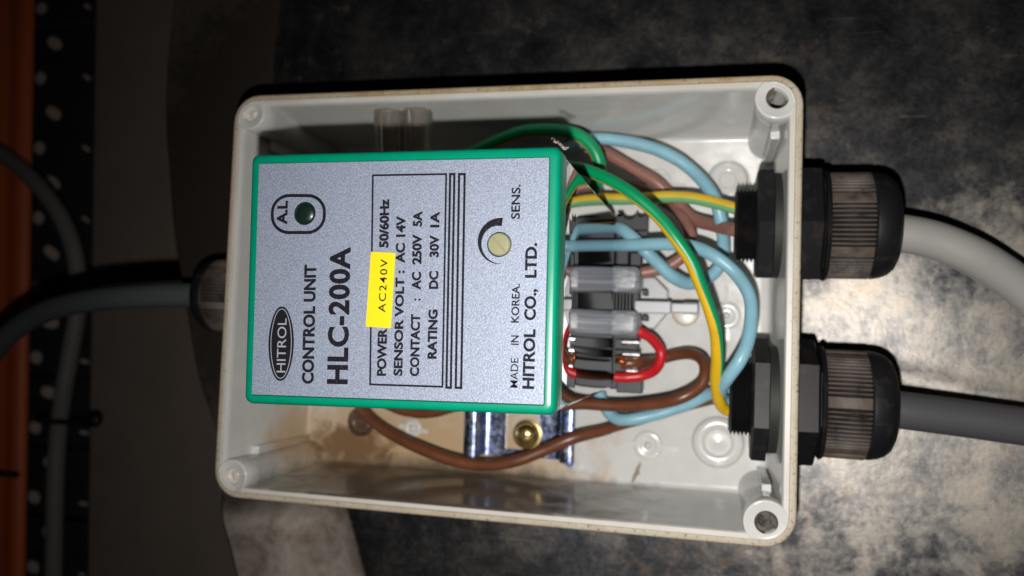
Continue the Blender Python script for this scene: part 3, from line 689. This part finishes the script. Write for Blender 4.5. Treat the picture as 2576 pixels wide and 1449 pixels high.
# ------------------------------------------------------------------ wires
def wire(label, pts, r, m, stripe=None, name='wire'):
    P_ = []
    ph = random.uniform(0, 6)
    g = MB(); g.tube([at(*p) for p in pts], r, 32, .7, stripe=stripe, rfun=lambda t: 1+.022*math.sin(t*23+ph)+.015*math.sin(t*51+2*ph))
    o = obj(name, g, m)
    if stripe:
        at_ = o.data.attributes.new('stripe', 'FLOAT', 'POINT'); at_.data.foreach_set('value', g.att)
    return tag(o, label, 'wire', 'wires inside the junction box')
R1 = 1.78
def striped(name, cy, cg):
    m = mat(name, cg, .36); n = N(m); a = n.t.nodes.new('ShaderNodeAttribute'); a.attribute_name = 'stripe'
    f = n.ramp(n.math('MULTIPLY_ADD', a.outputs['Fac'], 1.0, .5), [(.495, 0), (.505, 1)])
    v = n.ramp(n.noise(5, 5, .6), [(.3, .86), (.7, 1.0)])
    n.sock('Base Color', n.mix(1.0, n.mix(f, cg, cy), v, 'MULTIPLY')); n.bump(n.noise(1.2, 3), .04, .25); return m
EARTH = striped('earth_pvc', (.78, .48, .015), (.0, .31, .115)); EARTHP = striped('pale_earth_pvc', (.76, .50, .03), (.19, .46, .20))
b1 = wire('pale blue wire looping from behind the unit down past the upper gland to the terminal', [(1420, 375, 12), (1493, 350, 14), (1571, 356, 14), (1642, 373, 14), (1700, 399, 14), (1743, 431, 14), (1780, 471, 16), (1803, 511, 18), (1815, 560, 17), (1820, 609, 14), (1818, 650, 12), (1793, 690, 12), (1737, 713, 14), (1690, 694, 18), (1653, 660, 20), (1628, 636, 21.5), (1600, 606, 22), (1572, 582, 21), (1556, 574, 19)], 1.88, BLUE)
g = MB(); g.tube([at(1574, 584, 21), at(1556, 572, 19.5), at(1548, 566, 18)], 1.0, 12, .5); obj('copper_end', g, COPPER, b1)
wire('blue wire from the middle of the socket curving into the lower right gland', [(1490, 612, 12), (1540, 617, 19), (1600, 616, 24), (1680, 614, 26), (1743, 620, 28), (1800, 646, 30), (1852, 689, 30), (1884, 741, 32), (1890, 793, 34), (1882, 855, 36), (1861, 906, 37), (1833, 947, 35), (1816, 976, 31), (1815, 998, 27), (1838, 1010, 24), (1885, 1012, 24)], R1, BLUE)
wire('blue wire lying low between the brown wires near the bottom wall', [(1880, 1000, 22), (1840, 985, 19), (1786, 990, 13), (1727, 1018, 11), (1650, 1043, 10.5), (1576, 1056, 10.5), (1540, 1047, 9), (1515, 1010, 8), (1500, 960, 7)], R1, BLUE)
w1 = wire('brown wire making a hairpin loop beside the red wire', [(1562, 914, 17.5), (1598, 913, 17), (1622, 911, 13.5), (1655, 905, 8), (1697, 893, 8), (1737, 890, 11), (1766, 905, 15), (1774, 936, 18), (1760, 972, 19), (1712, 1001, 20), (1650, 1015, 18), (1557, 1021, 16), (1465, 1016, 15), (1380, 1020, 14), (1250, 1015, 14), (1130, 990, 13)], 1.72, BROWN)
g = MB()
for k in range(11):
    a_ = at(1580, 914+random.uniform(-7, 7), 18.2); b_ = at(1552+random.uniform(-6, 8), 912+random.uniform(-22, 16), 19.2+random.uniform(-1.2, 1.4)); g.tube([a_, (a_+b_)/2+Vector((0, random.gauss(0, .4), .3)), b_], .42, 8, .5)
obj('copper_end', g, COPPER, w1)
wire('long brown wire sagging across the stained floor below the green unit', [(880, 960, 7), (900, 1005, 8), (920, 1039, 8.5), (950, 1068, 10), (995, 1098, 12), (1069, 1133, 14), (1144, 1159, 14), (1218, 1170, 14), (1292, 1160.5, 14), (1367, 1133, 13), (1441, 1102, 12), (1518, 1082, 8), (1555, 1069, 5), (1640, 1045, 4.5), (1720, 1020, 4.5), (1790, 1003, 7), (1840, 1000, 16), (1880, 1005, 22)], 1.85, BROWN)
wire('short stretch of brown wire peeping out below the green frame', [(900, 985, 10), (960, 1008, 11), (1010, 1030, 11), (1062, 1038, 11), (1115, 1030, 11), (1190, 1005, 10), (1260, 970, 10)], 1.85, BROWN)
wire('reddish brown wire running from the upper corner of the unit to the upper gland', [(1430, 345, 7), (1525, 385, 8), (1600, 428, 8), (1651, 458, 8), (1700, 505, 7), (1740, 548, 9), (1800, 568, 15), (1850, 578, 22), (1890, 575, 24)], 1.95, MAUVE)
wire('reddish brown wire looping under the green and yellow wires to the grey cover', [(1560, 462, 5), (1625, 482, 4), (1680, 517, 5), (1714, 546, 10), (1735, 580, 14), (1734, 622, 15), (1709, 652, 15), (1671, 674, 15), (1617, 686, 15), (1590, 690, 15)], 1.75, MAUVE)
wire('pale green and yellow wire running straight into the upper gland', [(1440, 496, 12), (1513, 499.6, 14), (1571, 501, 16), (1628, 499, 17), (1671, 495, 18), (1728, 496.7, 19), (1786, 507, 20), (1838, 521, 22), (1890, 535, 24)], 1.72, EARTHP, lambda t: (-75, 88))
wire('green wire arching over the top edge of the unit', [(1120, 427, 24), (1178, 390, 25), (1245, 357, 26), (1318, 331, 27), (1392, 328, 28), (1447, 338, 29), (1483, 362, 29), (1505, 400, 28), (1508, 440, 26), (1490, 480, 22), (1460, 510, 16)], 1.9, EARTH, lambda t: (100, 42))
wire('long green and yellow wire crossing in front from the unit to the lower gland', [(1330, 425, 34), (1430, 420, 40), (1485, 432, 43), (1542, 457, 45), (1600, 495, 46), (1657, 546, 46), (1700, 600, 46), (1737, 655, 45), (1758, 705, 44), (1784, 775, 42), (1801, 836, 40), (1805, 901, 37), (1802, 957, 33), (1808, 1003, 29), (1826, 1030, 25), (1870, 1035, 24)], 1.68, EARTH, lambda t: (103-max(0, t-.30)*95, 30+max(0, t-.15)*95))
rd = wire('short red wire forming a loop at the socket terminals', [(1586, 816, 18.5), (1613, 836, 18), (1640, 853, 16), (1660, 878, 14), (1663, 904, 14), (1649, 929, 15), (1620, 944, 17.5), (1582, 949, 18), (1547, 949, 18)], 1.5, RED)
g = MB(); g.tube([at(1550, 949, 18), at(1542, 949.5, 17.5), at(1536, 950, 17)], .9, 10, .4); obj('copper_end', g, COPPER, rd)

g = MB()
lft = [(1612, 1160), (1605, 1170), (1600, 1178), (1598, 1187), (1592, 1197), (1590, 1205), (1588, 1214)]
rgt = [(1591, 1216), (1597, 1208), (1602, 1199), (1609, 1192), (1608, 1181), (1612, 1172)]
g.prism([tuple(at(x, y, .15))[:2] for x, y in lft+rgt], .02, .28)
g.tube([at(1606, 1180, .3), at(1601, 1190, .5), at(1597, 1197, .3)], .3, 8, .3)
tag(obj('dirt_fleck', g, DIRT), 'thin greyish fleck of dirt on the clean floor near the bottom wall', 'dirt')
